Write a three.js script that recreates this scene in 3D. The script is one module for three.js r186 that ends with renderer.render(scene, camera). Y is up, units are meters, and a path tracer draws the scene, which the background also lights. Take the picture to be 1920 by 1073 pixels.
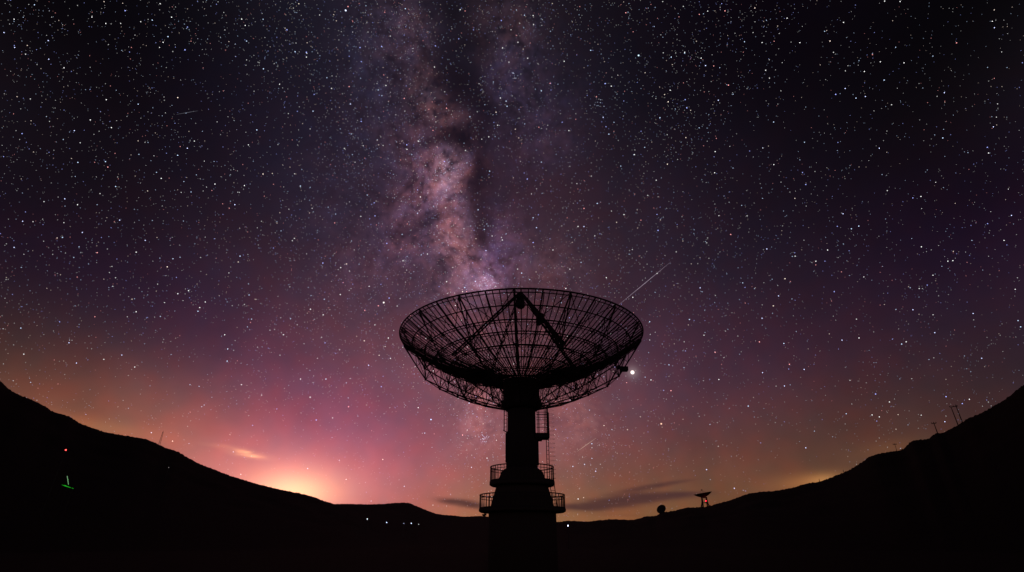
import * as THREE from 'three';
import { mergeGeometries } from 'three/addons/utils/BufferGeometryUtils.js';
import { createNoise3D, createNoise2D } from 'simplex-noise';

// ---------------------------------------------------------------- camera, sky, exposure
const scene = new THREE.Scene();
const EYE = new THREE.Vector3(0, 2, 0), PITCH = THREE.MathUtils.degToRad(26.4926), FOCAL = 950;
const camera = new THREE.PerspectiveCamera(2 * Math.atan(536.5 / FOCAL) * 180 / Math.PI, 1920 / 1073, 0.1, 60000);
camera.position.copy(EYE);
camera.lookAt(0, EYE.y + Math.sin(PITCH), -Math.cos(PITCH));
const renderer = new THREE.WebGLRenderer({ antialias: true });
renderer.toneMapping = THREE.LinearToneMapping;
renderer.toneMappingExposure = 1;
renderer.shadowMap.enabled = true;

function rng(seed) { return () => { seed = (seed + 0x6d2b79f5) | 0; let t = Math.imul(seed ^ (seed >>> 15), 1 | seed); t = (t + Math.imul(t ^ (t >>> 7), 61 | t)) ^ t; return ((t ^ (t >>> 14)) >>> 0) / 4294967296; }; }
const noise3 = createNoise3D(rng(11)), noise2 = createNoise2D(rng(23));
const V = (x, y, z) => new THREE.Vector3(x, y, z);
const clamp = THREE.MathUtils.clamp, smooth = THREE.MathUtils.smoothstep, lerp = THREE.MathUtils.lerp;
const lin = (c) => { c /= 255; return c <= 0.04045 ? c / 12.92 : Math.pow((c + 0.055) / 1.055, 2.4); };

// bearing surveyed from the photograph -> unit direction
function dirOf(px, py) {
  const a = (px - 960) / FOCAL, b = -(py - 536.5) / FOCAL, c = Math.cos(PITCH), s = Math.sin(PITCH);
  return V(a, b * c + s, -(c - b * s)).normalize();
}
const azel = (d) => [Math.atan2(d.x, -d.z), Math.asin(d.y)];
function dirAE(az, el) { return V(Math.sin(az) * Math.cos(el), Math.sin(el), -Math.cos(az) * Math.cos(el)); }

// air glow over the whole dome: [x, y, sRGB]
const AIR = [
  [40, 15, 5, 4, 8], [300, 15, 7, 6, 11], [520, 15, 20, 20, 29], [700, 15, 30, 28, 39], [860, 15, 25, 22, 30], [980, 15, 27, 25, 33], [1200, 15, 14, 12, 19], [1500, 15, 7, 5, 10], [1860, 15, 4, 3, 7],
  [40, 180, 8, 6, 12], [300, 180, 14, 11, 19], [520, 180, 25, 22, 34], [700, 180, 32, 28, 40], [860, 180, 27, 22, 33], [980, 180, 32, 30, 42], [1200, 180, 18, 16, 24], [1500, 180, 11, 9, 15], [1860, 180, 9, 6, 12],
  [40, 340, 18, 14, 21], [300, 340, 22, 17, 26], [520, 340, 32, 27, 40], [700, 340, 40, 33, 46], [880, 340, 44, 33, 47], [1000, 340, 46, 34, 44], [1200, 340, 32, 26, 37], [1500, 340, 20, 15, 24], [1860, 340, 19, 12, 23],
  [40, 500, 36, 25, 36], [300, 500, 42, 29, 42], [520, 500, 52, 38, 52], [700, 500, 58, 43, 58], [880, 500, 62, 45, 58], [1050, 500, 58, 43, 53], [1200, 500, 45, 34, 46], [1500, 500, 32, 24, 36], [1860, 500, 32, 21, 37],
  [10, 620, 47, 36, 37], [80, 620, 48, 35, 44], [300, 620, 58, 40, 55], [520, 620, 80, 52, 66], [700, 620, 86, 58, 72], [960, 620, 84, 58, 68], [1250, 620, 62, 44, 58], [1500, 620, 50, 34, 45], [1860, 620, 44, 32, 41],
  [10, 690, 92, 62, 46], [80, 700, 95, 65, 57], [300, 700, 82, 55, 70], [520, 700, 108, 66, 79], [700, 700, 114, 74, 87], [960, 700, 108, 74, 82], [1250, 700, 76, 52, 64], [1500, 700, 62, 40, 50], [1860, 700, 49, 36, 41],
  [120, 772, 142, 90, 66], [200, 798, 150, 97, 66], [300, 780, 112, 74, 77], [320, 825, 156, 98, 84], [500, 780, 138, 77, 97], [700, 780, 122, 74, 94], [900, 780, 124, 82, 86], [1100, 780, 108, 74, 79], [1300, 780, 88, 59, 65], [1500, 780, 78, 50, 55], [1720, 790, 66, 48, 44],
  [400, 860, 170, 101, 103], [640, 860, 158, 92, 100], [760, 860, 136, 82, 97], [900, 860, 144, 90, 93], [1100, 850, 116, 79, 80], [1300, 850, 94, 63, 61], [1500, 850, 86, 59, 52], [1640, 835, 104, 72, 49],
  [700, 915, 168, 100, 100], [820, 920, 152, 97, 94], [880, 960, 160, 110, 66], [1090, 920, 124, 82, 72], [1100, 965, 140, 100, 64], [1300, 905, 98, 69, 56], [1250, 955, 128, 88, 50], [1440, 905, 112, 80, 54],
  [60, 655, 68, 49, 46], [130, 715, 98, 68, 60], [210, 745, 98, 67, 68], [250, 805, 160, 102, 68], [1480, 880, 96, 68, 50], [1600, 810, 74, 52, 47], [1700, 740, 54, 39, 43], [1400, 800, 82, 56, 57],
].map(([x, y, r, g, b]) => ({ d: dirOf(x, y), c: [r * 1.03 + 2, g * 0.98, b * 0.98 + 1.5] }));
for (let k = 0; k < 12; k++) {            // the rest of the dome goes on the same way
  const az = Math.PI / 3 + (k / 11) * (Math.PI * 4 / 3);
  for (const [el, r, g, b] of [[1.5, 88, 61, 50], [8, 72, 50, 50], [18, 50, 35, 44], [32, 30, 22, 33], [50, 14, 11, 18]]) AIR.push({ d: dirAE(az, THREE.MathUtils.degToRad(el)), c: [r, g, b] });
}
for (const [az, el] of [[0, 66], [90, 66], [180, 66], [270, 66], [0, 88]]) AIR.push({ d: dirAE(az * Math.PI / 180, el * Math.PI / 180), c: [10, 9, 15] });

// patches of light or dust: centre, half sizes and tilt surveyed on the photograph, strength in linear light
function blob(x, y, rx, ry, tilt, rgb) {
  const c = dirOf(x, y), t = tilt * Math.PI / 180, C = Math.cos(t), S = Math.sin(t);
  const e1 = dirOf(x + rx * C, y + rx * S).sub(c), e2 = dirOf(x - ry * S, y + ry * C).sub(c);
  const reach = 1 - 0.5 * Math.pow(3.2 * Math.max(e1.length(), e2.length()), 2);
  e1.divideScalar(e1.lengthSq()); e2.divideScalar(e2.lengthSq());
  return { c, e1, e2, rgb, reach };
}
function gauss(b, x, y, z) {
  if (x * b.c.x + y * b.c.y + z * b.c.z < b.reach) return 0;
  const dx = x - b.c.x, dy = y - b.c.y, dz = z - b.c.z, u = dx * b.e1.x + dy * b.e1.y + dz * b.e1.z, w = dx * b.e2.x + dy * b.e2.y + dz * b.e2.z;
  return Math.exp(-(u * u + w * w));
}
const GALAXY = [
  [836, 322, 24, 36, 8, 0.095, 0.065, 0.07], [812, 350, 62, 80, 15, 0.062, 0.036, 0.052], [850, 395, 40, 45, 0, 0.035, 0.02, 0.026], [856, 460, 34, 62, 5, 0.075, 0.042, 0.045],
  [872, 520, 55, 50, 0, 0.05, 0.03, 0.042], [903, 532, 18, 16, 0, 0.10, 0.075, 0.11], [925, 500, 45, 40, 0, 0.03, 0.02, 0.045], [826, 218, 42, 20, 32, 0.05, 0.026, 0.025], [800, 170, 34, 50, -10, 0.028, 0.018, 0.02],
  [760, 60, 45, 80, -8, 0.02, 0.014, 0.02], [705, 170, 55, 140, -5, 0.007, 0.007, 0.013], [955, 50, 60, 60, 0, 0.015, 0.010, 0.013], [960, 160, 50, 80, 15, 0.012, 0.010, 0.02], [1020, 250, 60, 90, 20, 0.008, 0.006, 0.012],
  [880, 610, 70, 70, 0, 0.05, 0.025, 0.03], [1000, 640, 60, 80, 0, 0.045, 0.018, 0.018], [900, 790, 50, 62, 0, 0.062, 0.032, 0.028], [925, 720, 60, 50, 0, 0.05, 0.024, 0.024], [1075, 790, 60, 75, 0, 0.042, 0.02, 0.014], [930, 430, 45, 50, 0, 0.022, 0.014, 0.028],
  [790, 290, 60, 30, 20, 0.02, 0.012, 0.018], [1030, 500, 70, 60, 0, 0.02, 0.012, 0.014], [880, 300, 22, 40, 20, 0.025, 0.013, 0.018], [780, 440, 60, 60, 0, 0.022, 0.012, 0.02], [910, 470, 8, 8, 0, 0.06, 0.04, 0.06],
  [908, 820, 7, 7, 0, 0.05, 0.06, 0.1], [700, 500, 90, 90, 0, 0.012, 0.008, 0.012], [640, 330, 90, 120, 0, 0.002, 0.002, 0.004],
].map(([x, y, rx, ry, t, r, g, b]) => blob(x, y, rx, ry, t, [r, g, b]));
const DUST = [[838, 22, 30, 26, 20, 0.45], [872, 84, 34, 26, -25, 0.4], [858, 150, 42, 34, 15, 0.6], [905, 205, 50, 26, 25, 0.5], [885, 250, 40, 24, -10, 0.45], [893, 325, 20, 55, 5, 0.75], [905, 400, 30, 40, 0, 0.55], [855, 262, 40, 14, 28, 0.6], [800, 415, 50, 13, -20, 0.55], [812, 268, 45, 12, -15, 0.45],
  [790, 100, 20, 30, 0, 0.35], [905, 440, 16, 30, 0, 0.4], [830, 500, 22, 30, 30, 0.3], [960, 580, 40, 30, 0, 0.3]].map(([x, y, rx, ry, t, s]) => blob(x, y, rx, ry, t, s));
const TOWNS_AND_HALO = [   // light of towns behind the hills, scattered by the air; planet halo painted in
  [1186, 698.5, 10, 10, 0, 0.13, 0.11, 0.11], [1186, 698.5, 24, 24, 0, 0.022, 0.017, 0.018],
  [548, 925, 62, 34, 14, 0.55, 0.42, 0.14], [556, 922, 105, 62, 14, 0.45, 0.20, 0.09], [520, 900, 170, 85, 16, 0.19, 0.055, 0.05], [610, 900, 180, 120, 10, 0.10, 0.024, 0.042],
  [1525, 905, 62, 18, -18, 0.17, 0.075, 0.018], [1545, 900, 26, 11, -22, 0.14, 0.07, 0.02], [1670, 842, 60, 18, -26, 0.04, 0.015, 0.002], [170, 800, 110, 18, 24, 0.09, 0.035, 0.006],
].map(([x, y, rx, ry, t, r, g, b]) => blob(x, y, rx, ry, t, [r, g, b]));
const CLOUDS = [[1085, 952, 55, 6, -1, 0.9], [1135, 945, 55, 9, -6, 0.9], [1185, 936, 55, 11, -8, 0.95], [1245, 931, 55, 7, -8, 0.9], [1290, 926, 40, 4, -9, 0.6], [1215, 914, 55, 5, -14, 0.75], [1268, 905, 35, 3, -14, 0.4], [848, 941, 30, 6, 8, 0.9], [888, 947, 30, 7, 9, 0.9], [1160, 966, 60, 3, -3, 0.2]].map(([x, y, rx, ry, t, s]) => blob(x, y, rx, ry, t, s));
const WISPS = [[458, 848, 16, 2.4, 19, 1.0], [471, 855, 21, 2.4, 17, 1.1], [452, 846, 26, 5, 19, 0.3], [468, 853, 30, 6, 19, 0.35], [425, 838, 34, 4, 17, 0.12]].map(([x, y, rx, ry, t, s]) => blob(x, y, rx, ry, t, s));

function fbm(x, y, z, f, n) { let s = 0, a = 0.5; for (let i = 0; i < n; i++, f *= 2.1, a *= 0.55) s += a * noise3(x * f, y * f + i * 7, z * f); return s; }
function galaxyAt(x, y, z, out) {
  let r = 0, g = 0, b = 0;
  const wx = 0.012 * noise3(x * 9, y * 9, z * 9 + 5), wy = 0.012 * noise3(x * 9 + 9, y * 9, z * 9);
  x += wx; y += wy;
  for (const p of GALAXY) { const k = gauss(p, x, y, z); if (k > 0.001) { r += 1.75 * k * p.rgb[0]; g += 1.3 * k * p.rgb[1]; b += 1.42 * k * p.rgb[2]; } }
  let dust = 1;
  for (const p of DUST) dust *= 1 - p.rgb * gauss(p, x, y, z);
  if (r > 0.0005) {
    const lane = 1 - Math.abs(fbm(x * 1.3, y * 0.8, z + 8, 11, 4)) * 4.5, k = clamp(0.95 + 1.1 * fbm(x, y, z, 19, 4) + 0.75 * fbm(x, y, z + 3, 75, 2) - 0.25 * Math.max(0, lane), 0.1, 2.2), warm = 0.2 * noise3(x * 20 + 3, y * 20, z * 20) + 0.12 * noise3(x * 60 + 3, y * 60, z * 60);
    r *= k * (1 + warm); g *= k; b *= k * (1 - warm);
  }
  out[0] = r; out[1] = g; out[2] = b; out[3] = dust * Math.sqrt(dust);
  return out;
}
const SW = 3072, SH = 1536, skyData = new Float32Array(SW * SH * 4), gal = [0, 0, 0, 0];
const A = AIR.map((p) => [p.d.x, p.d.y, p.d.z, ...p.c]), EPS = 1 / (2 * 0.125 * 0.125);
function airAt(x, y, z, out) {
  let sw = 0, r = 0, g = 0, b = 0;
  for (const p of A) {
    const dx = x - p[0], dy = y - p[1], dz = z - p[2], q = dx * dx + dy * dy * 3.2 + dz * dz, w = Math.exp(-q * EPS) + 1e-5 / (q + 0.05);
    sw += w; r += w * p[3]; g += w * p[4]; b += w * p[5];
  }
  out[0] = r / sw; out[1] = g / sw; out[2] = b / sw;
  return out;
}
for (let pass = 0; pass < 4; pass++) {   // bring the smooth field back to the surveyed values
  const fix = AIR.map((p) => airAt(p.d.x, p.d.y, p.d.z, [0, 0, 0]).map((v, k) => p.c[k] - v));
  fix.forEach((f, i) => { for (let k = 0; k < 3; k++) A[i][3 + k] = Math.max(0, A[i][3 + k] + 0.7 * f[k]); });
}
const air = [0, 0, 0];
for (let j = 0; j < SH; j++) {
  const el = ((j + 0.5) / SH - 0.5) * Math.PI;
  for (let i = 0; i < SW; i++) {
    const o = (j * SW + i) * 4;
    skyData[o + 3] = 1;
    if (el < -0.02) { skyData[o] = 0.012; skyData[o + 1] = 0.008; skyData[o + 2] = 0.008; continue; }
    const ph = ((i + 0.5) / SW - 0.5) * 2 * Math.PI, x = Math.cos(ph) * Math.cos(el), y = Math.sin(el), z = Math.sin(ph) * Math.cos(el);
    airAt(x, y, z, air);
    const mott = 1 + 0.07 * fbm(x, y, z, 7, 4), tint = 0.035 * noise3(x * 8, y * 8 + 30, z * 8) + 0.04 * noise3(x * 25, y * 25 + 30, z * 25);
    let r = lin(air[0] * mott * (1 + tint)), g = lin(air[1] * mott * (1 - 0.2 * tint)), b = lin(air[2] * mott * (1 - 0.5 * tint));
    galaxyAt(x, y, z, gal);
    const m = gal[3], md = 0.45 + 0.55 * m;
    r = r * md + gal[0] * m; g = g * md + gal[1] * m; b = b * md + gal[2] * m;
    for (const p of TOWNS_AND_HALO) { const k = gauss(p, x, y, z); r += k * p.rgb[0]; g += k * p.rgb[1]; b += k * p.rgb[2]; }
    let ca = 0, wi = 0;
    for (const p of CLOUDS) ca += 1.5 * p.rgb * gauss(p, x, y, z);
    if (ca > 0.01) {
      const az = Math.atan2(x, -z), st = 0.5 + 0.5 * noise2(az * 14, el * 150) + 0.35 * noise2(az * 40, el * 330);
      ca = 0.93 * (1 - Math.exp(-1.3 * Math.pow(ca, 1.5) * (0.7 + 0.6 * st)));
      r = lerp(r, lin(76), ca); g = lerp(g, lin(49), ca); b = lerp(b, lin(49), ca);
    }
    for (const p of WISPS) wi = Math.max(wi, p.rgb * gauss(p, x, y, z));
    if (wi > 0.01) { const k = wi * (0.85 + 0.3 * noise2(x * 60, y * 420)); r += 1.0 * k; g += 0.46 * k; b += 0.16 * k; }
    skyData[o] = r; skyData[o + 1] = g; skyData[o + 2] = b;
  }
}
const sky = new THREE.DataTexture(skyData, SW, SH, THREE.RGBAFormat, THREE.FloatType);
sky.mapping = THREE.EquirectangularReflectionMapping;
sky.magFilter = sky.minFilter = THREE.LinearFilter;
sky.wrapS = THREE.RepeatWrapping;
sky.needsUpdate = true;
scene.background = sky;
scene.environment = sky;
// a moonless night: no sun

// ---------------------------------------------------------------- helpers
const used = new Map();
function numbered(name) { const n = used.get(name) ?? 0; used.set(name, n + 1); return n ? name + '_' + String(n).padStart(3, '0') : name; }
function tag(o, label, category, group, kind) { Object.assign(o.userData, { label, category }); if (group) o.userData.group = group; if (kind) o.userData.kind = kind; return o; }
function thing(name, label, category, pos, turn = 0, group) { const o = new THREE.Group(); o.name = numbered(name); o.position.copy(pos); o.rotation.y = turn; scene.add(o); return tag(o, label, category, group); }
function part(name, geo, mat, parent) { const m = new THREE.Mesh(Array.isArray(geo) ? mergeGeometries(geo) : geo, mat); m.name = name; parent.add(m); return m; }
function sub(name, parent) { const g = new THREE.Group(); g.name = name; parent.add(g); return g; }
const UPV = V(0, 1, 0);
function bar(a, b, r0, r1 = r0, sides = 6, open = false) {
  const d = V().subVectors(b, a), g = new THREE.CylinderGeometry(r1, r0, d.length(), sides, 1, open);
  g.applyQuaternion(new THREE.Quaternion().setFromUnitVectors(UPV, d.normalize()));
  g.translate((a.x + b.x) / 2, (a.y + b.y) / 2, (a.z + b.z) / 2);
  return g;
}
function box(w, h, d, x, y, z, ry = 0) { const g = new THREE.BoxGeometry(w, h, d); if (ry) g.rotateY(ry); g.translate(x, y, z); return g; }
function lathe(pts, seg = 48) { return new THREE.LatheGeometry(pts.map(([r, y]) => new THREE.Vector2(r, y)), seg); }
function ringTube(r, y, t, seg = 64, sides = 6) { const g = new THREE.TorusGeometry(r, t, sides, seg); g.rotateX(Math.PI / 2); g.translate(0, y, 0); return g; }

// noise textures
function noiseTex(size, fn, srgb) {
  const d = new Uint8Array(size * size * 4);
  for (let j = 0; j < size; j++) for (let i = 0; i < size; i++) { const c = fn(i / size, j / size), o = (j * size + i) * 4; for (let k = 0; k < 3; k++) d[o + k] = clamp(Math.round(c[k] * 255), 0, 255); d[o + 3] = 255; }
  const t = new THREE.DataTexture(d, size, size); t.wrapS = t.wrapT = THREE.RepeatWrapping; t.magFilter = THREE.LinearFilter; t.minFilter = THREE.LinearMipmapLinearFilter; t.generateMipmaps = true;
  if (srgb) t.colorSpace = THREE.SRGBColorSpace;
  t.needsUpdate = true;
  return t;
}
const tile = (u, v, f, s) => { const a = u * 2 * Math.PI, b = v * 2 * Math.PI; return noise3(Math.cos(a) * f + s, Math.sin(a) * f + Math.cos(b) * f * 0.7, Math.sin(b) * f + s * 2); };
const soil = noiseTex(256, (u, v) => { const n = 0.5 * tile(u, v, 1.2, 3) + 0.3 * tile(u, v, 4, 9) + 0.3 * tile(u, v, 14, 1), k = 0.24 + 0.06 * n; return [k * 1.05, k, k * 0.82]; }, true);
const rough = noiseTex(256, (u, v) => { const k = 0.5 + 0.25 * tile(u, v, 3, 5) + 0.2 * tile(u, v, 12, 2); return [k, k, k]; });
const grass = soil.clone(); grass.repeat.set(1 / 9, 1 / 9); grass.needsUpdate = true;
const lumps = rough.clone(); lumps.repeat.set(1 / 3, 1 / 3); lumps.needsUpdate = true;
const M = {
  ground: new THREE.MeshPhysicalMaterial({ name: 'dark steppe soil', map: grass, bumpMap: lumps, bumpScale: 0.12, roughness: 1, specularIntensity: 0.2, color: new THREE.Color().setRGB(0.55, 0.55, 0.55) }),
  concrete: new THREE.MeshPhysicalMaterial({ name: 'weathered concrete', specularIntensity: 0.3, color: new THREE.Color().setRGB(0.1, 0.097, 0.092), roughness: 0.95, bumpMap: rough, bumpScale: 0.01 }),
  steel: new THREE.MeshPhysicalMaterial({ name: 'dark grey painted steel', specularIntensity: 0.4, color: new THREE.Color().setRGB(0.07, 0.072, 0.078), roughness: 0.8 }),
  wood: new THREE.MeshStandardMaterial({ name: 'tarred timber', color: new THREE.Color().setRGB(0.07, 0.045, 0.03), roughness: 0.95 }),
  leaf: new THREE.MeshStandardMaterial({ name: 'dry scrub', color: new THREE.Color().setRGB(0.05, 0.06, 0.025), roughness: 1, side: THREE.DoubleSide }),
};
const glow = (r, g, b, name) => new THREE.MeshStandardMaterial({ name, color: 0x000000, emissive: new THREE.Color(1, 1, 1).setRGB(r, g, b), emissiveIntensity: 1, roughness: 0.5 });

// ---------------------------------------------------------------- ground and hills
const PROFILE = {
  left: [[-900, 760], [-420, 640], [-150, 650], [0, 715], [10, 724], [30, 738], [55, 748], [80, 760], [100, 772], [130, 782], [155, 796], [200, 811], [240, 818], [270, 823], [290, 830], [310, 840], [333, 847], [350, 857], [370, 868], [400, 880], [420, 888], [440, 895], [480, 907], [520, 917], [560, 925], [585, 931], [600, 937], [622, 944], [650, 955], [700, 980], [740, 1004], [770, 1012]],
  mid: [[520, 1012], [560, 985], [590, 958], [615, 947], [650, 945], [690, 946], [720, 945], [745, 943], [765, 943], [780, 949], [800, 957], [820, 964], [850, 967], [870, 969], [900, 968], [918, 970], [950, 980], [990, 996], [1020, 1012]],
  right: [[880, 1012], [930, 992], [980, 983], [1045, 979], [1065, 977], [1100, 978], [1130, 975], [1150, 974], [1185, 975], [1200, 972], [1215, 968], [1228, 968], [1240, 962], [1265, 958], [1290, 952], [1318, 951], [1345, 945], [1370, 938], [1400, 927], [1425, 923], [1450, 921], [1480, 916], [1510, 908], [1540, 902], [1560, 895], [1590, 883], [1610, 871], [1635, 855], [1660, 849], [1675, 847], [1695, 841], [1710, 827], [1740, 823], [1755, 813], [1770, 811], [1800, 795], [1815, 785], [1835, 777], [1860, 764], [1880, 752], [1905, 733], [1920, 722], [2070, 650], [2340, 640], [2820, 760]],
};
function hill(name, key, dist, foot, label) {
  const pts = PROFILE[key].map(([x, y]) => azel(dirOf(x, y))), a0 = pts[0][0], a1 = pts[pts.length - 1][0];
  const elev = (az) => {
    if (az <= a0 || az >= a1) return 0;
    let k = 0; while (pts[k + 1][0] < az) k++;
    const t = (az - pts[k][0]) / (pts[k + 1][0] - pts[k][0]);
    const m = (i) => { const p = pts[clamp(i - 1, 0, pts.length - 1)], q = pts[clamp(i + 1, 0, pts.length - 1)]; return (q[1] - p[1]) / (q[0] - p[0]); };
    const h = pts[k + 1][0] - pts[k][0], t2 = t * t, t3 = t2 * t, s = (pts[k + 1][1] - pts[k][1]) / h;
    const lim = (v) => s === 0 ? 0 : clamp(v / s, -0.5, 2.2) * s;
    return (2 * t3 - 3 * t2 + 1) * pts[k][1] + (t3 - 2 * t2 + t) * h * lim(m(k)) + (-2 * t3 + 3 * t2) * pts[k + 1][1] + (t3 - t2) * h * lim(m(k + 1));
  };
  const crest = (az) => Math.max(0, EYE.y + dist(az) * Math.tan(elev(az))), bumps = (az) => 0.28 * noise2(az * 260, 3) + 0.2 * noise2(az * 700, 8);
  const ridge = (az) => Math.max(0, crest(az) + bumps(az));
  const height = (az, r) => {
    const R = dist(az), H = crest(az);
    let k;
    if (r <= R) k = Math.pow(clamp((r - foot) / (R - foot), 0, 1), 1.35);
    else k = 1 - 0.9 * smooth(r, R, R * 2.1);
    const side = smooth(az, a0, a0 + 0.05) * (1 - smooth(az, a1 - 0.05, a1));
    return (H * k + bumps(az) * Math.exp(-Math.abs(r - R) / 9) * Math.min(1, H / 4) + Math.min(1, Math.abs(r - R) / 60) * Math.min(1, H / 10) * k * 1.6 * noise2(Math.sin(az) * r / 38, Math.cos(az) * r / 38)) * (0.0 + side) - 0.6 * (1 - k);
  };
  const NA = Math.ceil((a1 - a0) / 0.0016), rs = [];
  for (let i = 0; i <= 22; i++) rs.push(['f', i / 22]);
  for (let i = 1; i <= 8; i++) rs.push(['b', i / 8]);
  const pos = [], uv = [], idx = [], W = rs.length;
  for (let i = 0; i <= NA; i++) {
    const az = lerp(a0, a1, i / NA), R = dist(az);
    for (const [s, t] of rs) {
      const r = s === 'f' ? lerp(foot, R, t) : lerp(R, R * 2.1, t), x = Math.sin(az) * r, z = -Math.cos(az) * r;
      pos.push(x, height(az, r), z); uv.push(x, z);
    }
  }
  for (let i = 0; i < NA; i++) for (let j = 0; j < W - 1; j++) { const a = i * W + j, b = a + W; idx.push(a, b, a + 1, b, b + 1, a + 1); }
  const g = new THREE.BufferGeometry();
  g.setAttribute('position', new THREE.Float32BufferAttribute(pos, 3)); g.setAttribute('uv', new THREE.Float32BufferAttribute(uv, 2)); g.setIndex(idx); g.computeVertexNormals();
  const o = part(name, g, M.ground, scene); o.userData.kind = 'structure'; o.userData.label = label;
  return { height, ridge, dist, elev };
}
{
  const pos = [], uv = [], idx = [], NA = 96, rr = [0];
  for (let r = 6; r < 9000; r *= 1.16) rr.push(r);
  for (let i = 0; i <= NA; i++) for (const r of rr) { const a = i / NA * 2 * Math.PI, x = Math.sin(a) * r, z = -Math.cos(a) * r; pos.push(x, r < 2 ? 0 : (0.05 * noise2(x / 6, z / 6) + 0.02 * noise2(x / 1.5, z / 1.5)) * Math.min(1, r / 20), z); uv.push(x, z); }
  for (let i = 0; i < NA; i++) for (let j = 0; j < rr.length - 1; j++) { const a = i * rr.length + j, b = a + rr.length; idx.push(a, a + 1, b, b, a + 1, b + 1); }
  const g = new THREE.BufferGeometry();
  g.setAttribute('position', new THREE.Float32BufferAttribute(pos, 3)); g.setAttribute('uv', new THREE.Float32BufferAttribute(uv, 2)); g.setIndex(idx); g.computeVertexNormals();
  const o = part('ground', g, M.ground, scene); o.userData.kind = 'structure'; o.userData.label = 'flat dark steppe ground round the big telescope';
}
const hillLeft = hill('hill_left', 'left', (az) => 430 + 60 * Math.cos(az * 3), 110, 'dark hillside sloping down from the left edge');
const hillMid = hill('hill_centre', 'mid', () => 760, 170, 'low dark hill with a flat top left of the big telescope');
const hillRight = hill('hill_right', 'right', (az) => 380 + 30 * Math.cos(az * 2), 110, 'dark hillside climbing to the right edge');
const terrain = (az, r) => Math.max(0, ...[hillLeft, hillMid, hillRight].map((h) => h.height(az, r)));
// foot of something that stands on a ridge at the bearing of (px, py)
function ridgeSpot(h, px, py, sink = 0.3) { const az = azel(dirOf(px, py))[0], R = h.dist(az); return V(Math.sin(az) * R, h.ridge(az) - sink, -Math.cos(az) * R); }
// point at the bearing of (px, py) at ground distance r
function spot(px, py, r) { const [az, el] = azel(dirOf(px, py)); return V(Math.sin(az) * r, EYE.y + r * Math.tan(el), -Math.cos(az) * r); }
function groundSpot(px, py, r) { const az = azel(dirOf(px, py))[0]; return V(Math.sin(az) * r, terrain(az, r) - 0.15, -Math.cos(az) * r); }

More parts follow.
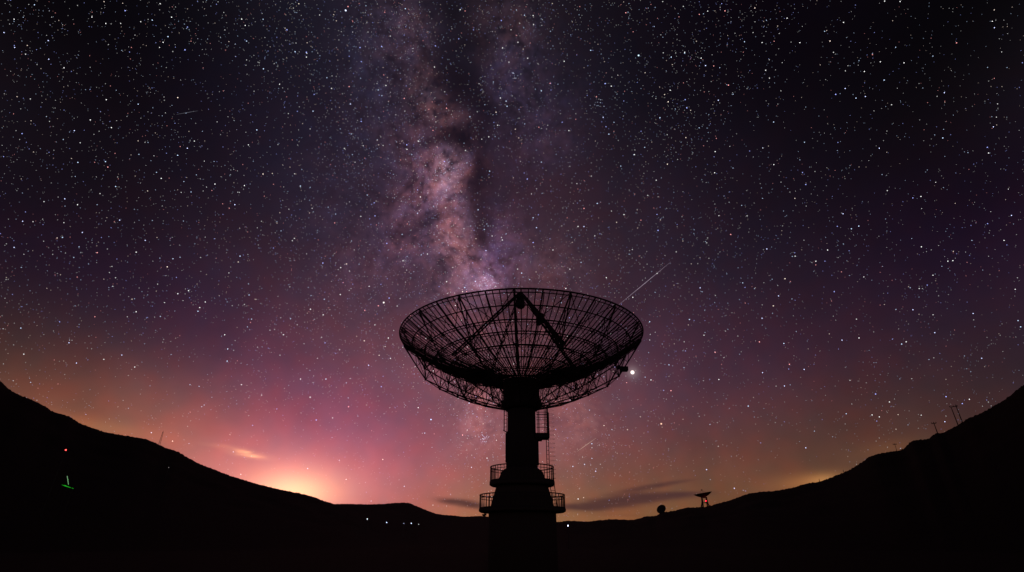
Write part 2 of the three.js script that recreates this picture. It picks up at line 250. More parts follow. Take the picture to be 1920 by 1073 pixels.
// ---------------------------------------------------------------- the big radio telescope
const tele = thing('radio_telescope', 'huge black open mesh dish radio telescope on a conical tower with two railed balconies', 'telescope', V(0.6 * 1.25, 0, -32.2 * 1.25));
tele.scale.setScalar(1.25);
{
  // tower
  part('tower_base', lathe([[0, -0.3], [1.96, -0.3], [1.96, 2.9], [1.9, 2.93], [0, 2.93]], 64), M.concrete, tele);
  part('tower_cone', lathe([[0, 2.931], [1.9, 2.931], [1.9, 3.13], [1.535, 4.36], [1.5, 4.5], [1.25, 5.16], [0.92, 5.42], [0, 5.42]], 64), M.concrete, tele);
  part('tower_column', lathe([[0, 5.4], [0.96, 5.4], [0.96, 7.2], [0.88, 7.4], [0.88, 8.9], [0, 8.9]], 48), M.steel, tele);
  part('cable_cabinet', [box(0.3, 1.62, 0.7, -0.85, 6.55, 0.1), box(0.24, 0.12, 0.6, -0.84, 7.43, 0.1), box(0.2, 0.1, 0.6, -0.84, 5.68, 0.1)], M.steel, tele);
  part('cable_duct', [box(0.2, 1.5, 0.4, 0.92, 6.3, 0.1), box(0.14, 0.2, 0.36, 0.9, 7.15, 0.1)], M.steel, tele);
  function balcony(R, y0, y1, rail, n, inner) {
    const g = sub('balcony', tele);
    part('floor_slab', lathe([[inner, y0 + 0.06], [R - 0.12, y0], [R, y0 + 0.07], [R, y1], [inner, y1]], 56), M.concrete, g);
    part('kerb_plate', lathe([[R - 0.06, y1 - 0.02], [R - 0.02, y1 - 0.02], [R - 0.02, y1 + 0.07], [R - 0.06, y1 + 0.07]], 56), M.steel, g);
    part('handrail', ringTube(R - 0.045, rail, 0.034, 56), M.steel, g);
    part('middle_rail', ringTube(R - 0.045, rail - 0.17, 0.018, 56), M.steel, g);
    const geo = new THREE.CylinderGeometry(0.018, 0.018, rail - y1, 5, 1, true), post = new THREE.CylinderGeometry(0.03, 0.03, rail - y1, 6, 1, true);
    for (let k = 0; k < n; k++) {
      const a = (k + 0.5) / n * 2 * Math.PI, m = part(k % 8 ? 'baluster' : 'railing_post', k % 8 ? geo : post, M.steel, g);
      m.position.set(Math.sin(a) * (R - 0.045), (rail + y1) / 2, Math.cos(a) * (R - 0.045));
    }
  }
  balcony(2.53, 2.93, 3.13, 3.87, 56, 1.85);
  balcony(1.94, 4.36, 4.61, 5.43, 48, 1.4);
  // ladders
  function ladder(a, b, w, hoops) {
    const g = sub('ladder', tele), d = V().subVectors(b, a), L = d.length(), side = V(1, 0, 0).multiplyScalar(w / 2);
    for (const s of [-1, 1]) part('stile', bar(a.clone().addScaledVector(side, s), b.clone().addScaledVector(side, s), 0.024), M.steel, g);
    const n = Math.round(L / 0.25);
    for (let k = 1; k < n; k++) { const p = a.clone().addScaledVector(d, k / n); part('rung', bar(p.clone().addScaledVector(side, -1), p.clone().add(side), 0.013, 0.013, 5), M.steel, g); }
    if (hoops) for (let k = 0; k < hoops; k++) {
      const p = a.clone().addScaledVector(d, (k + 0.6) / hoops), t = new THREE.TorusGeometry(0.24, 0.0055, 4, 20, Math.PI * 1.25); t.rotateX(Math.PI / 2); t.rotateZ(0.04); t.rotateY(Math.PI * 0.62); t.translate(p.x + 0.2, p.y, p.z + 0.1);
      part('safety_hoop', t, M.steel, g);
    }
  }
  ladder(V(1.56, 4.62, 0.35), V(1.56, 8.85, 0.35), 0.14, 17);
  ladder(V(1.86, 3.13, 0.9), V(1.68, 4.75, 0.9), 0.24, 0);
  ladder(V(-1.0, 7.55, 0.2), V(-1.0, 8.95, 0.2), 0.16, 0);
  part('ladder_bracket', [bar(V(-1.14, 7.6, 0.2), V(-0.85, 7.42, 0.1), 0.03), bar(V(-1.1, 7.6, 0.2), V(-1.1, 8.95, 0.2), 0.02)], M.steel, tele);
  // service landing
  const land = sub('service_landing', tele);
  part('floor_slab', [box(0.9, 0.27, 1.0, 1.24, 7.23, 0.1), box(0.5, 0.1, 0.8, 1.0, 7.05, 0.1)], M.steel, land);
  for (const [x, z] of [[0.96, 0.55], [1.07, 0.55], [1.4, 0.55], [1.45, -0.35], [1.07, -0.35]]) part('railing_post', bar(V(x, 7.36, z), V(x, 8.86, z), 0.018), M.steel, land);
  for (const [y, t] of [[8.84, 0.024], [8.62, 0.018], [8.47, 0.026], [8.3, 0.016], [8.15, 0.016], [7.9, 0.016], [7.7, 0.02]]) part('rail', [bar(V(0.9, y, 0.55), V(1.62, y, 0.55), t), bar(V(1.62, y, 0.55), V(1.62, y, -0.35), t)], M.steel, land);
  part('control_cabinet', [box(0.13, 1.3, 0.5, 1.62, 7.95, 0.35), box(0.07, 0.3, 0.3, 1.585, 8.75, 0.35)], M.steel, land);

  // hub and reflector, heights counted from the rim plane
  const RIM = 13.5, DEPTH = 2.8, R0 = 8, surf = (r) => RIM - DEPTH * (1 - (r / R0) * (r / R0));
  part('hub', lathe([[0, 8.86], [1.02, 8.86], [1.3, 9.05], [1.3, 9.3], [1.16, 9.5], [1.16, surf(1.2) - 0.06], [0, surf(1.2) - 0.06]], 48), M.steel, tele);
  const P = (r, y, a) => V(Math.sin(a) * r, y, Math.cos(a) * r), NR = 32, STEP = 2 * Math.PI / NR, A0 = -3.6 * Math.PI / 180;
  const UP = [8, 7.17, 6.35, 5.58, 4.6, 3.53, 2.27, 1.25], LOW = [[8, -0.14], [6.97, -1.61], [6.3, -2.54], [4.79, -3.28], [3.67, -3.77], [1.2, -4.46]];
  const refl = sub('reflector', tele);
  // ribs: top chord along the bowl; every second one is a deep truss
  const chord = [], truss = [];
  for (let k = 0; k < UP.length - 1; k++) {
    chord.push(bar(P(UP[k], surf(UP[k]), 0), P(UP[k + 1], surf(UP[k + 1]), 0), 0.046));
    chord.push(bar(P(UP[k], surf(UP[k]) - 0.16, 0.006), P(UP[k + 1], surf(UP[k + 1]) - 0.16, 0.014), 0.028, 0.028, 5));
  }
  const low = LOW.map(([r, z]) => P(r, RIM + z, 0)), up = UP.map((r) => P(r, surf(r), 0));
  for (let k = 0; k < low.length - 1; k++) truss.push(bar(low[k], low[k + 1], 0.04));
  for (const [l, us] of [[1, [0, 1, 2]], [2, [1, 2, 3]], [3, [3, 4, 5]], [4, [4, 5, 6]], [5, [6, 7]]]) for (const u of us) truss.push(bar(low[l], up[u], 0.02, 0.02, 5));
  truss.push(new THREE.SphereGeometry(0.075, 8, 6).translate(low[2].x, low[2].y, low[2].z), new THREE.SphereGeometry(0.075, 8, 6).translate(low[3].x, low[3].y, low[3].z));
  const plainGeo = mergeGeometries(chord.map((g) => g.toNonIndexed())), trussGeo = mergeGeometries([...chord, ...truss].map((g) => g.toNonIndexed()));
  for (let k = 0; k < NR; k++) part('rib', k % 2 ? plainGeo : trussGeo, M.steel, refl).rotation.y = A0 + k * STEP;
  // space-frame bracing from each lower node to the neighbouring ribs, and in the bowl's outer bays
  const br = [];
  for (const s of [-1, 1]) {
    const U = (k) => P(UP[k], surf(UP[k]), s * STEP), L2 = (k) => P(LOW[k][0], RIM + LOW[k][1], s * STEP * 2);
    for (const [l, us] of [[2, [1, 2, 3]], [3, [3, 4]], [4, [4, 5, 6]]]) for (const u of us) br.push(bar(low[l], U(u), 0.016, 0.016, 5));
    br.push(bar(P(UP[0], surf(UP[0]), 0), U(2), 0.024, 0.024, 5), bar(P(UP[2], surf(UP[2]), 0), P(UP[4], surf(UP[4]), s * STEP), 0.017, 0.017, 5), bar(P(UP[4], surf(UP[4]), 0), P(UP[5], surf(UP[5]), s * STEP), 0.017, 0.017, 5));
    br.push(bar(low[3], L2(4).lerp(low[4], 0.5), 0.016, 0.016, 5));
  }
  const brGeo = mergeGeometries(br.map((g) => g.toNonIndexed()));
  for (let k = 0; k < NR; k += 2) part('brace', brGeo, M.steel, refl).rotation.y = A0 + k * STEP;
  // rings of the bowl and of the lower chords
  function polyRing(r, y, t, n, turn) { const g = []; for (let k = 0; k < n; k++) g.push(bar(P(r, y, turn + k * 2 * Math.PI / n), P(r, y, turn + (k + 1) * 2 * Math.PI / n), t, t, 6)); return g; }
  part('rim', [...polyRing(8.02, RIM, 0.046, 96, A0), ...polyRing(7.93, RIM - 0.17, 0.028, 96, A0)], M.steel, refl);
  UP.slice(1).forEach((r, k) => part('ring', k % 2 || k === 2 ? [...polyRing(r, surf(r) - 0.02, 0.041, 64, A0), ...polyRing(r - 0.03, surf(r) - 0.17, 0.027, 64, A0)] : polyRing(r, surf(r) - 0.02, 0.041, 64, A0), M.steel, refl));
  for (const k of [2, 3, 4]) part('truss_ring', polyRing(LOW[k][0], RIM + LOW[k][1], 0.026, 16, A0), M.steel, refl);
  // stringers between the ribs
  const stringer = (rEnd) => { const g = []; const rr = UP.filter((r) => r >= rEnd); for (let k = 0; k < rr.length - 1; k++) g.push(bar(P(rr[k], surf(rr[k]), 0), P(rr[k + 1], surf(rr[k + 1]), 0), 0.03, 0.03, 5, true)); return mergeGeometries(g); };
  const sLong = stringer(1.25), sMid = stringer(2.2);
  for (let k = 0; k < NR; k++) for (let j = 1; j < 4; j++) part('stringer', j === 2 ? sLong : sMid, M.steel, refl).rotation.y = A0 + (k + j / 4) * STEP;
  // wire mesh panels
  for (let k = 0; k < UP.length - 1; k++) {
    const pos = [], idx = [], n = Math.round((UP[k] - UP[k + 1]) / 0.05), w = 0.0066;
    for (let j = 0; j < n; j++) {
      const r = lerp(UP[k] - 0.03, UP[k + 1] + 0.03, (j + 0.5) / n), y = surf(r) + 0.024, o = pos.length / 3;
      for (let i = 0; i <= 2; i++) { const a = 0.003 + (STEP - 0.006) * i / 2; for (const [dr, dy] of [[-w, -w * 0.6], [w, -w * 0.6], [0, w * 1.1]]) { const q = P(r + dr, y + dy, a); pos.push(q.x, q.y, q.z); } }
      for (let i = 0; i < 2; i++) for (let c = 0; c < 3; c++) { const a = o + i * 3 + c, b = o + i * 3 + (c + 1) % 3; idx.push(a, b, a + 3, b, b + 3, a + 3); }
    }
    const g = new THREE.BufferGeometry(); g.setAttribute('position', new THREE.Float32BufferAttribute(pos, 3)); g.setIndex(idx); g.computeVertexNormals();
    for (let i = 0; i < NR; i++) part('mesh_panel', g, M.steel, refl).rotation.y = A0 + i * STEP;
  }
  part('junction_box', [box(0.5, 0.26, 0.4, 6.72, RIM - 1.98, 0.1), box(0.2, 0.2, 0.3, 6.4, RIM - 1.85, 0.1)], M.steel, refl);
  // feed on four legs
  const APEX = RIM + 3.62;
  const feed = sub('feed', tele);
  part('feed_cabin', lathe([[0, RIM + 2.45], [0.22, RIM + 2.45], [0.3, RIM + 2.55], [0.3, RIM + 2.86], [0.2, RIM + 2.95], [0.2, RIM + 3.06], [0, RIM + 3.06]], 24), M.steel, feed);
  part('feed_cone', [lathe([[0.05, APEX + 0.05], [0.12, APEX - 0.12], [0.3, APEX - 0.45], [0.22, APEX - 0.45], [0.02, APEX - 0.02]], 16), ringTube(0.36, RIM + 3.14, 0.03, 24).toNonIndexed()].map((g) => g.index ? g.toNonIndexed() : g), M.steel, feed);
  part('hanger', [0, 1, 2, 3].map((k) => bar(P(0.36, RIM + 2.86, k * Math.PI / 2 + 0.52), P(0.14, APEX - 0.1, k * Math.PI / 2 + 0.52), 0.025)), M.steel, feed);
  part('lightning_rod', bar(V(0, APEX, 0), V(0, RIM + 4.95, 0), 0.012, 0.006, 5), M.steel, feed);
  [-60, 30, 120, -150].forEach((deg, i) => {
    const a = deg * Math.PI / 180, top = P(0.1, APEX - 0.05, a), foot = P(4.85, surf(4.85), a), t = [0.105, 0.105, 0.105, 0.08][i], g = [];
    const n = V().subVectors(foot, top).normalize(), s1 = V(Math.cos(a), 0, -Math.sin(a)), s2 = V().crossVectors(n, s1), cs = [0, 1, 2].map((k) => V().addScaledVector(s1, Math.cos(k * 2.094 + 0.5) * t).addScaledVector(s2, Math.sin(k * 2.094 + 0.5) * t));
    const at = (q, c) => V().lerpVectors(top, foot, q).addScaledVector(cs[c], 0.45 + 0.55 * Math.min(1, q * 6));
    for (let c = 0; c < 3; c++) for (let k = 0; k < 3; k++) g.push(bar(at(k / 3, c), at((k + 1) / 3, c), t * 0.5, t * 0.5, 6));
    for (let k = 0; k < 16; k++) for (let c = 0; c < 3; c++) g.push(bar(at(k / 16, c), at((k + 1) / 16, (c + 1) % 3), 0.018, 0.018, 4));
    part('feed_leg', g, M.steel, feed);
  });
  const q = V().lerpVectors(P(0.1, APEX - 0.05, 0.5236), P(4.85, surf(4.85), 0.5236), 0.49);
  part('receiver_box', [box(0.4, 0.5, 0.4, q.x, q.y - 0.22, q.z, 0.5), box(0.26, 0.16, 0.28, q.x - 0.1, q.y - 0.55, q.z, 0.5), box(0.3, 0.16, 0.3, q.x + 0.02, q.y + 0.07, q.z, 0.5)], M.steel, feed);
}

// ---------------------------------------------------------------- small dishes on the right-hand ridge
function miniDish(o, D, tilt, turn, pedestal, arm) {
  // o: group at the base; dish axis leans by tilt from the zenith towards +z, all turned by turn
  const head = sub('dish_head', o); head.position.y = pedestal; head.rotation.set(0, turn, 0);
  const bowlPts = [], n = 10, dep = D / 5.4;
  for (let k = 0; k <= n; k++) { const r = D / 2 * k / n; bowlPts.push([Math.max(r, 0.001), dep * (k / n) ** 2]); }
  const back = bowlPts.slice().reverse().map(([r, y]) => [Math.max(0.001, r - 0.04), y - 0.16 - 0.35 * (1 - r / (D / 2))]);
  const T = new THREE.Matrix4().makeTranslation(0, 0.6, 0).premultiply(new THREE.Matrix4().makeRotationX(tilt));
  part('dish', lathe([...bowlPts, ...back], 40).applyMatrix4(T), M.steel, head);
  const f = D * 0.36, legs = arm.map((a) => bar(V(Math.sin(a) * D * 0.33, dep * 0.43, Math.cos(a) * D * 0.33), V(0, f, 0), 0.055));
  legs.forEach((g) => part('feed_leg', g.applyMatrix4(T), M.steel, head));
  part('feed', lathe([[0, f - 0.45], [0.5, f - 0.35], [0.6, f - 0.05], [0.35, f + 0.18], [0, f + 0.2]], 16).applyMatrix4(T), M.steel, head);
  part('back_frame', [box(1.6, 0.5, 1.6, 0, 0.2, 0), box(0.9, 0.5, 0.9, 0, -0.2, 0)].map((g) => g.applyMatrix4(new THREE.Matrix4().makeRotationX(tilt * 0.6))), M.steel, head);
}
{
  const s = ridgeSpot(hillRight, 1242, 955, 0.4);
  const o = thing('small_dish_antenna', 'small round dish antenna tipped towards the viewer on the low right ridge', 'antenna', s, 0, 'dish antennas on the right ridge');
  part('pedestal', lathe([[0, 0], [1.3, 0], [0.9, 0.8], [0.7, 1.9], [0, 1.9]], 20), M.steel, o);
  miniDish(o, 6.9, 1.02, -0.75, 1.9, [0.3, 2.4, 4.5]);
  const t = ridgeSpot(hillRight, 1322, 945, 0.4);
  const p = thing('large_dish_antenna', 'shallow dish antenna facing up on splayed legs with a red lamp beneath', 'antenna', t, 0, 'dish antennas on the right ridge');
  for (const [x, z] of [[-1, 0.9], [1, 0.9], [-1, -0.9], [1, -0.9]]) part('leg', [bar(V(x * 2.3, 0, z * 2.1), V(x * 1.6, 3.0, z * 1.0), 0.5, 0.36), bar(V(x * 1.6, 2.9, z * 1.0), V(x * 1.5, 6.6, z * 0.8), 0.36, 0.3)], M.steel, p);
  part('cross_beam', [box(4.2, 0.35, 2.4, 0, 2.95, 0), box(3.6, 0.5, 2.2, 0, 6.4, 0)], M.steel, p);
  miniDish(p, 12.4, 0.0, 0, 6.3, [-1.3, 0.5, 2.6]);
  p.children.find((c) => c.name === 'dish_head').rotation.z = 0.16;
  // red lamp
  const lp = t.clone().add(V(0.4, 4.0, 1.6));
  const lamp = thing('red_lamp', 'red lamp glowing between the legs of the far dish antenna', 'lamp', lp);
  part('lamp_bulb', new THREE.SphereGeometry(0.42, 12, 8).scale(1, 0.6, 0.5), glow(6, 0.05, 0.25, 'red lamp glass'), lamp);
  part('lamp_bracket', [box(0.16, 0.14, 1.4, 0, -0.36, -0.6), bar(V(0, -0.4, -1.2), V(0, -1.0, -1.6), 0.06).toNonIndexed()].map((g) => g.index ? g.toNonIndexed() : g), M.steel, lamp);
  const L = new THREE.PointLight(new THREE.Color(1, 0.02, 0.06), 1.5); L.position.set(0.15, 0.75, 0.0); L.castShadow = true; L.name = 'red_lamp_light'; lamp.add(L);
}

// ---------------------------------------------------------------- poles on the ridges
function poleSet(name, label, category, h, feet, height, arms, r, group) {
  const base = ridgeSpot(h, feet[0][0], feet[0][1], 0.5), o = thing(name, label, category, base, 0, group);
  const az = Math.atan2(base.x, -base.z);
  feet.forEach(([px, py]) => { const f = ridgeSpot(h, px, py, 0.5).sub(base); part('pole', bar(f, f.clone().add(V(0, height, 0)), r, r * 0.7, 8), M.wood, o); });
  for (const [dy, w, rise] of arms) {
    const last = ridgeSpot(h, ...feet[feet.length - 1], 0.5).sub(base), c = last.clone().multiplyScalar(0.5), s = V(Math.cos(az), rise, Math.sin(az));
    part('cross_arm', bar(c.clone().addScaledVector(s, -w / 2).add(V(0, dy, 0)), c.clone().addScaledVector(s, w / 2).add(V(0, dy, 0)), r * 0.75, r * 0.75, 6), M.wood, o);
    for (const q of [-0.46, 0, 0.46]) part('insulator', lathe([[0, 0], [0.16, 0.02], [0.22, 0.2], [0.1, 0.5], [0, 0.55]], 8).translate(...c.clone().addScaledVector(s, w * q).add(V(0, dy + r * 0.6, 0)).toArray()), M.steel, o);
  }
  return o;
}
poleSet('double_utility_pole', 'tall twin pole carrying one crossbar on the right hillside', 'utility pole', hillRight, [[1796.5, 797], [1804, 790]], 10.4, [[10.1, 3.6, 0.0]], 0.25, 'poles on the right hillside');
poleSet('utility_pole', 'single pole with a crossbar downhill of the twin pole', 'utility pole', hillRight, [[1758.4, 813]], 6.6, [[5.8, 2.3, 0.0]], 0.25, 'poles on the right hillside');
poleSet('utility_pole', 'farthest thin utility pole low on the right hillside', 'utility pole', hillRight, [[1681.7, 845]], 5.0, [[4.2, 1.6, 0.0]], 0.13, 'poles on the right hillside');
poleSet('fence_post', 'short post by the orange glow on the right ridge', 'post', hillRight, [[1537, 903]], 1.9, [], 0.2);
poleSet('fence_post', 'short post halfway up the right ridge, left of the poles', 'post', hillRight, [[1582, 884]], 1.9, [], 0.2);
{
  const base = ridgeSpot(hillLeft, 298.3, 834, 0.5), o = thing('lattice_mast', 'thin lattice mast standing on the left hill ridge', 'mast', base);
  for (const s of [-1, 1]) part('mast_leg', bar(V(s * 0.55, 0, 0), V(s * 0.3, 8.6, 0), 0.1, 0.08), M.steel, o);
  for (let k = 0; k < 7; k++) part('mast_brace', bar(V(-0.55 + k * 0.035, 0.6 + k * 1.15, 0), V(0.55 - k * 0.035, 1.6 + k * 1.15, 0), 0.05), M.steel, o);
  part('aerial', bar(V(0, 8.4, 0), V(0, 9.6, 0), 0.16, 0.1), M.steel, o);
}
{ // scrub by the tower
  const b = ridgeSpot(hillMid, 908, 966, 0.4), o = thing('bush', 'small dark bush on the skyline beside the lower balcony', 'bush', b), rnd = rng(5), leaves = [];
  for (let k = 0; k < 700; k++) {
    const lobe = k % 3, a = rnd() * 6.283, u = Math.cbrt(rnd()), c = [[-1.3, 1.6, 1.3], [1.4, 2.2, 1.5], [0.1, 1.2, 1.6]][lobe], e = (rnd() - 0.35) * 2;
    const g = new THREE.PlaneGeometry(0.85, 0.6); g.rotateX(rnd() * 3); g.rotateY(rnd() * 6); g.translate(c[0] + Math.cos(a) * u * c[2], c[1] + e * u * c[2] * 0.8, Math.sin(a) * u * c[2]); leaves.push(g);
  }
  part('crown', leaves, M.leaf, o);
  part('stem', [bar(V(0, -0.3, 0), V(-1.1, 1.6, 0), 0.14, 0.08), bar(V(0, -0.3, 0), V(1.2, 2, 0), 0.14, 0.08)], M.wood, o);
}

// ---------------------------------------------------------------- lamps in the valley
function lampPost(px, py, r, size, rgb, label, group, name = 'lamp_post') {
  const head = spot(px, py, r), base = groundSpot(px, py, r), o = thing(name, label, 'lamp', base, 0, group), h = head.y - base.y;
  part('pole', bar(V(0, 0, 0), V(0, h - size, 0), 0.09, 0.06, 8), M.steel, o);
  part('lamp_hood', lathe([[0, h + size * 0.9], [size * 0.5, h + size * 0.75], [size * 0.75, h + size * 0.6], [0, h + size * 0.6]], 12), M.steel, o);
  part('lamp_bulb', new THREE.SphereGeometry(size, 12, 8).scale(1, 1, 0.9).translate(0, h, 0), glow(...rgb, 'lamp glass'), o);
  const L = new THREE.PointLight(new THREE.Color(...rgb.map((c) => c / Math.max(...rgb))), 0.3); L.position.set(0, h, 0); L.castShadow = true; L.name = 'lamp_light'; o.add(L);
  return o;
}
const VALLEY = 'white lamps in the dark valley left of the telescope';
lampPost(688.5, 973.5, 250, 0.14, [3.4, 3.4, 3.8], 'white lamp farthest left in the dark valley below the flat hill', VALLEY);
lampPost(725, 980, 245, 0.135, [3, 3.3, 5], 'bluish lamp second from left in the dark valley', VALLEY);
lampPost(757, 982, 250, 0.1, [1.1, 1.2, 1.6], 'faint lamp in the middle of the valley lamps', VALLEY);
lampPost(771, 981.5, 248, 0.135, [3.4, 3.6, 4.6], 'bright lamp second from right in the dark valley', VALLEY);
lampPost(785, 983.5, 246, 0.11, [1.8, 2, 2], 'dim lamp farthest right of the valley lamps', VALLEY);
lampPost(1065, 986, 120, 0.1, [7, 8, 11], 'bright bluish lamp at the right foot of the tower', undefined);
lampPost(316, 877, 210, 0.1, [0.3, 0.3, 0.3], 'very faint lamp on the left hillside below the mast', undefined);
lampPost(123, 844, 165, 0.15, [6, 0.35, 0.3], 'red lamp high on the dark left hillside', undefined, 'red_lamp');
{
  const b = spot(128, 909, 160), base = groundSpot(128, 909, 160), o = thing('green_light_post', 'thin upright green light post on the dark left hillside', 'lamp', base), h = b.y - base.y;
  part('pole', bar(V(0, 0, 0), V(0, h - 0.02, 0), 0.06, 0.05, 8), M.steel, o);
  part('light_tube', bar(V(0, h, 0), spot(125.6, 893, 160).sub(base), 0.045, 0.05, 10), glow(0.2, 0.42, 0.2, 'green lamp tube'), o);
  const L = new THREE.PointLight(new THREE.Color(0.1, 1, 0.12), 1.2); L.position.set(0, h + 1, 0.2); L.castShadow = true; L.name = 'green_tube_light'; o.add(L);
  const a = spot(115.5, 909.5, 160), e = spot(137.5, 916.5, 160), s = thing('green_ground_glow', 'green glow put in for the lit ground slanting below the green post', 'lamp', a.clone()), d = e.clone().sub(a);
  part('ground_glow_bars', [bar(V(0, 0, 0), d.clone().multiplyScalar(0.22), 0.03), bar(d.clone().multiplyScalar(0.2).add(V(0, 0.03, 0.02)), d.clone().multiplyScalar(0.6), 0.1, 0.06), bar(d.clone().multiplyScalar(0.6), d.clone().multiplyScalar(0.78), 0.05, 0.04), bar(d.clone().multiplyScalar(0.86), d.clone(), 0.045, 0.035)], glow(0.01, 0.36, 0.012, 'green ground glow'), s);  // green-lit ground imitated by added glowing bars, not a lamp
  const f1 = groundSpot(117, 910, 160).sub(a), f2 = groundSpot(136, 916, 160).sub(a);
  part('added_support', [bar(f1, d.clone().multiplyScalar(0.08).add(V(0, -0.08, 0)), 0.04), bar(f2, d.clone().multiplyScalar(0.93).add(V(0, -0.08, 0)), 0.04)], M.steel, s);  // made-up stands that carry the glowing bars
}

// ---------------------------------------------------------------- stars
const FAR = 22000;
const COUNT = [[240, 180, 680], [720, 180, 1500], [1200, 180, 1150], [1680, 180, 360], [240, 540, 720], [720, 540, 1700], [1200, 540, 1050], [1680, 540, 520], [240, 700, 470], [600, 780, 900], [960, 760, 1500], [1200, 800, 900], [1600, 740, 420], [500, 860, 300], [700, 880, 600], [1300, 900, 420], [1500, 850, 260]]
  .map(([x, y, n]) => ({ d: dirOf(x, y), n }));
{
  const rnd = rng(77), view = dirOf(960, 536.5), col = new THREE.Color(), mtx = new THREE.Matrix4(), q = new THREE.Quaternion(), list = [], g4 = [0, 0, 0, 0];
  const skyAt = (d) => { const i = Math.floor((Math.atan2(d.z, d.x) / (2 * Math.PI) + 0.5) * SW) % SW, j = clamp(Math.floor((Math.asin(d.y) / Math.PI + 0.5) * SH), 0, SH - 1), o = (j * SW + i) * 4; return [skyData[o], skyData[o + 1], skyData[o + 2]]; };
  const push = (d, L, size, tint) => list.push({ d, L, size, tint });
  const hue = () => { const u = rnd(); return u < 0.36 ? [1, 1, 1] : u < 0.64 ? [0.66, 0.86, 1.2] : u < 0.8 ? [0.52, 0.6, 1.45] : u < 0.92 ? [1.15, 0.92, 0.78] : [1.35, 0.5, 0.5]; };
  for (let n = 0; n < 160000; n++) {
    const az = (rnd() - 0.5) * 2.5, s = rnd() * 0.95, d = dirAE(az, Math.asin(s)), cosv = d.dot(view);
    if (cosv < 0.5) continue;
    let w = 0, c = 0;
    for (const p of COUNT) { const k = 1 / Math.pow(d.distanceToSquared(p.d) + 0.004, 2); w += k; c += k * p.n; }
    galaxyAt(d.x, d.y, d.z, g4);
    const perSr = c / w / (480 * 360) * FOCAL * FOCAL / (cosv * cosv * cosv);
    let want = perSr / (160000 / (2.5 * 0.95)) * 1.85 * (1 + 8 * g4[1]) * (0.6 + 0.4 * g4[3]);
    want *= 1 + 0.45 * noise3(d.x * 9, d.y * 9, d.z * 9 + 40) + 0.3 * noise3(d.x * 30, d.y * 30, d.z * 30);
    if (rnd() > want) continue;
    const E = Math.min(1.1, 0.041 * Math.pow(rnd(), -0.7)) * (0.35 + 0.65 * smooth(s, 0.0, 0.2)), size = 0.00048 * Math.pow(E / 0.05, 0.22) * Math.pow(cosv, 1.3);
    const L = E / (Math.PI * Math.pow(0.00048 * Math.pow(E / 0.05, 0.22) * 507, 2));
    push(d, L, size, hue());
  }
  for (let n = 0; n < 60000; n++) {   // the star clouds of the milky way, down to single faint stars
    const d = dirOf(520 + rnd() * 640, -40 + rnd() * 960);
    galaxyAt(d.x, d.y, d.z, g4);
    if (rnd() > Math.min(1, 7 * g4[1] * g4[3])) continue;
    const E = Math.min(0.3, 0.012 * Math.pow(rnd(), -0.5));
    push(d, E / (Math.PI * Math.pow(0.0004 * 507, 2)), 0.0004, hue());
  }
  const BR = [[26, 36], [7, 61], [27, 89], [90, 76], [91, 111], [300, 7], [172, 32], [198, 44], [199, 187], [169, 225], [139, 245], [351, 278], [458, 348], [524, 158], [657, 195], [763, 280], [1058, 115], [1284, 98], [1131, 220], [1323, 123], [1347, 188], [1340, 324], [1688, 3], [1659, 2], [1476, 34], [1582, 42], [1861, 40], [1865, 52], [1623, 181], [1621, 134], [1854, 287], [1863, 238], [1649, 278], [1771, 174], [1585, 166], [1651, 116], [1500, 80],
    [121, 373], [145, 384], [154, 436], [42, 415], [224, 413], [255, 473], [272, 451], [333, 551], [440, 384], [129, 643], [228, 666], [143, 681], [421, 628], [26, 464], [728, 634], [691, 685], [582, 580], [692, 537], [911, 470], [1313, 540], [1006, 427], [1095, 425], [1429, 597], [1348, 712], [1137, 521], [1061, 541], [1438, 467], [1530, 490], [1787, 489], [1611, 634], [1579, 638], [1753, 624], [1897, 404], [1883, 451], [1712, 581], [1841, 672], [1508, 693], [1581, 401], [1728, 463], [1825, 588], [1460, 555], [1552, 469], [1649, 782], [1117, 884], [1325, 881], [1377, 916], [1084, 936], [1511, 840], [1471, 724], [1430, 699], [1668, 754], [1772, 791], [1818, 749]];
  for (const [x, y] of BR) { const d = dirOf(x, y); push(d, 1.9, 0.00085 * Math.pow(d.dot(view), 1.3), rnd() < 0.55 ? [0.75, 0.82, 1.3] : [1, 1, 1]); }
  for (const [x, y, R, n] of [[908, 820, 10, 26], [964, 141, 16, 9], [1123, 199, 18, 10], [911, 535, 26, 50], [832, 318, 30, 40]]) for (let k = 0; k < n; k++) { const a = rnd() * 6.283, r = R * Math.sqrt(rnd()) * rnd() ** 0.3, d = dirOf(x + Math.cos(a) * r, y + Math.sin(a) * r); push(d, 0.25 + rnd() * 0.7, 0.0006, [0.8, 0.88, 1.2]); }
  const inst = new THREE.InstancedMesh(new THREE.IcosahedronGeometry(1, 0), new THREE.MeshBasicMaterial({ name: 'starlight', color: 0xffffff }), list.length);
  list.forEach((s, i) => {
    mtx.compose(s.d.clone().multiplyScalar(FAR).add(EYE), q, V(1, 1, 1).multiplyScalar(s.size * FAR));
    inst.setMatrixAt(i, mtx); const b = skyAt(s.d);   // a star shines on top of the air glow in front of it
    inst.setColorAt(i, col.setRGB(b[0] + s.L * s.tint[0], b[1] + s.L * s.tint[1], b[2] + s.L * s.tint[2]));
  });
  inst.name = 'star_field'; inst.userData = { kind: 'stuff', label: 'thousands of tiny stars scattered over the night sky', category: 'stars' };
  scene.add(inst);
  console.log('stars', list.length);
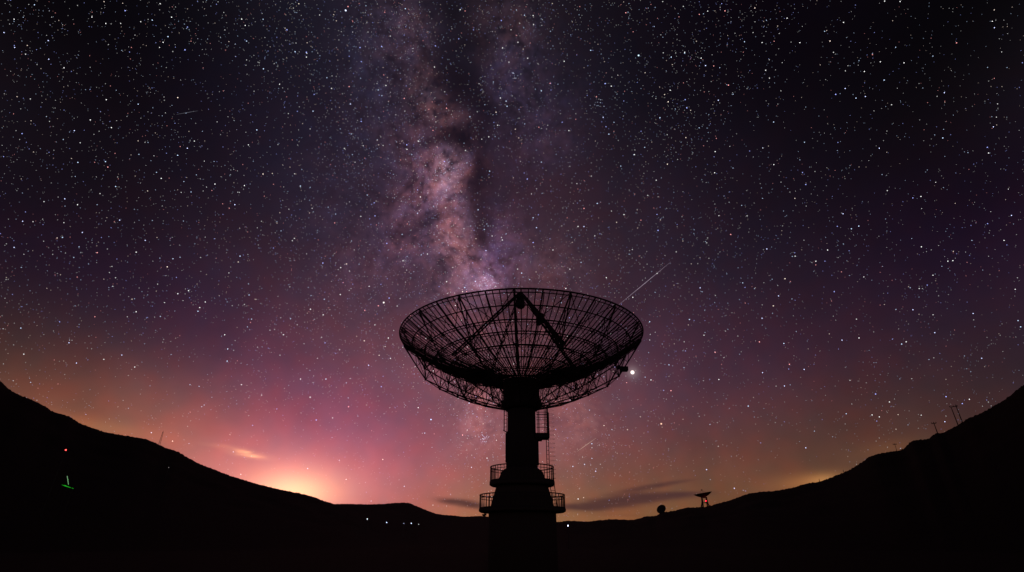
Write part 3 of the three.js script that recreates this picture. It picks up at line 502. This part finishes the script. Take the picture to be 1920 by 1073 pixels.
  const body = (name, label, category, px, py, rad, rgb, flat = 1) => {
    const d = dirOf(px, py), m = part(numbered(name), new THREE.SphereGeometry(rad * FAR * 0.9, 16, 12), new THREE.MeshBasicMaterial({ name: 'starlight', color: new THREE.Color().setRGB(...rgb) }), scene);
    m.position.copy(d.multiplyScalar(FAR * 0.9).add(EYE)); tag(m, label, category);
  };
  body('bright_planet_star', 'brightest white planet in the sky, just right of the big dish', 'planet', 1186, 698.5, 0.0036, [1.6, 1.3, 1.2]);
  body('planet_star', 'small bright white planet left of the big dish rim', 'planet', 719.3, 567.5, 0.0016, [1.3, 1.15, 1.1]);
  body('orange_star', 'bright orange star low in the sky right of the tower', 'star', 1240, 795, 0.0014, [1.4, 0.85, 0.6]);
  body('blue_white_star', 'brightest blue-white star at the top left of the milky way', 'star', 648, 19.5, 0.0012, [1.5, 1.7, 2.2]);
  body('blue_white_star', 'bright bluish star high in the sky right of the milky way', 'star', 1197.5, 104, 0.0012, [1.1, 1.6, 2]);
  body('blue_white_star', 'bright bluish star low in the pink sky left of the tower', 'star', 808, 787, 0.0011, [1.1, 1.3, 2]);
  const streak = (label, x0, y0, x1, y1, w, rgb) => {
    const a = dirOf(x0, y0).multiplyScalar(9000).add(EYE), b = dirOf(x1, y1).multiplyScalar(9000).add(EYE);
    const m = V().lerpVectors(a, b, 0.5), g = [bar(V().subVectors(a, a), V().subVectors(m, a), w * 1.2, w * 4, 8), bar(V().subVectors(m, a), V().subVectors(b, a), w * 4, w * 0.8, 8)];
    const o = part(numbered('shooting_star'), g, new THREE.MeshBasicMaterial({ name: 'shooting star light', color: new THREE.Color().setRGB(...rgb) }), scene);
    o.position.copy(a); tag(o, label, 'meteor', 'shooting stars');
  };
  streak('long pale shooting star above the right rim of the big dish', 1160, 572, 1258, 491, 0.8, [0.42, 0.33, 0.42]);
  streak('short faint shooting star low in the sky just right of the tower', 1082, 847, 1118, 821.5, 1.0, [0.5, 0.32, 0.26]);
  streak('tiny grey shooting star in the upper left of the sky', 331, 214.5, 372, 207.5, 0.7, [0.12, 0.12, 0.15]);
}

scene.traverse((o) => { if (o.isMesh) { o.castShadow = true; o.receiveShadow = true; } });
renderer.render(scene, camera);
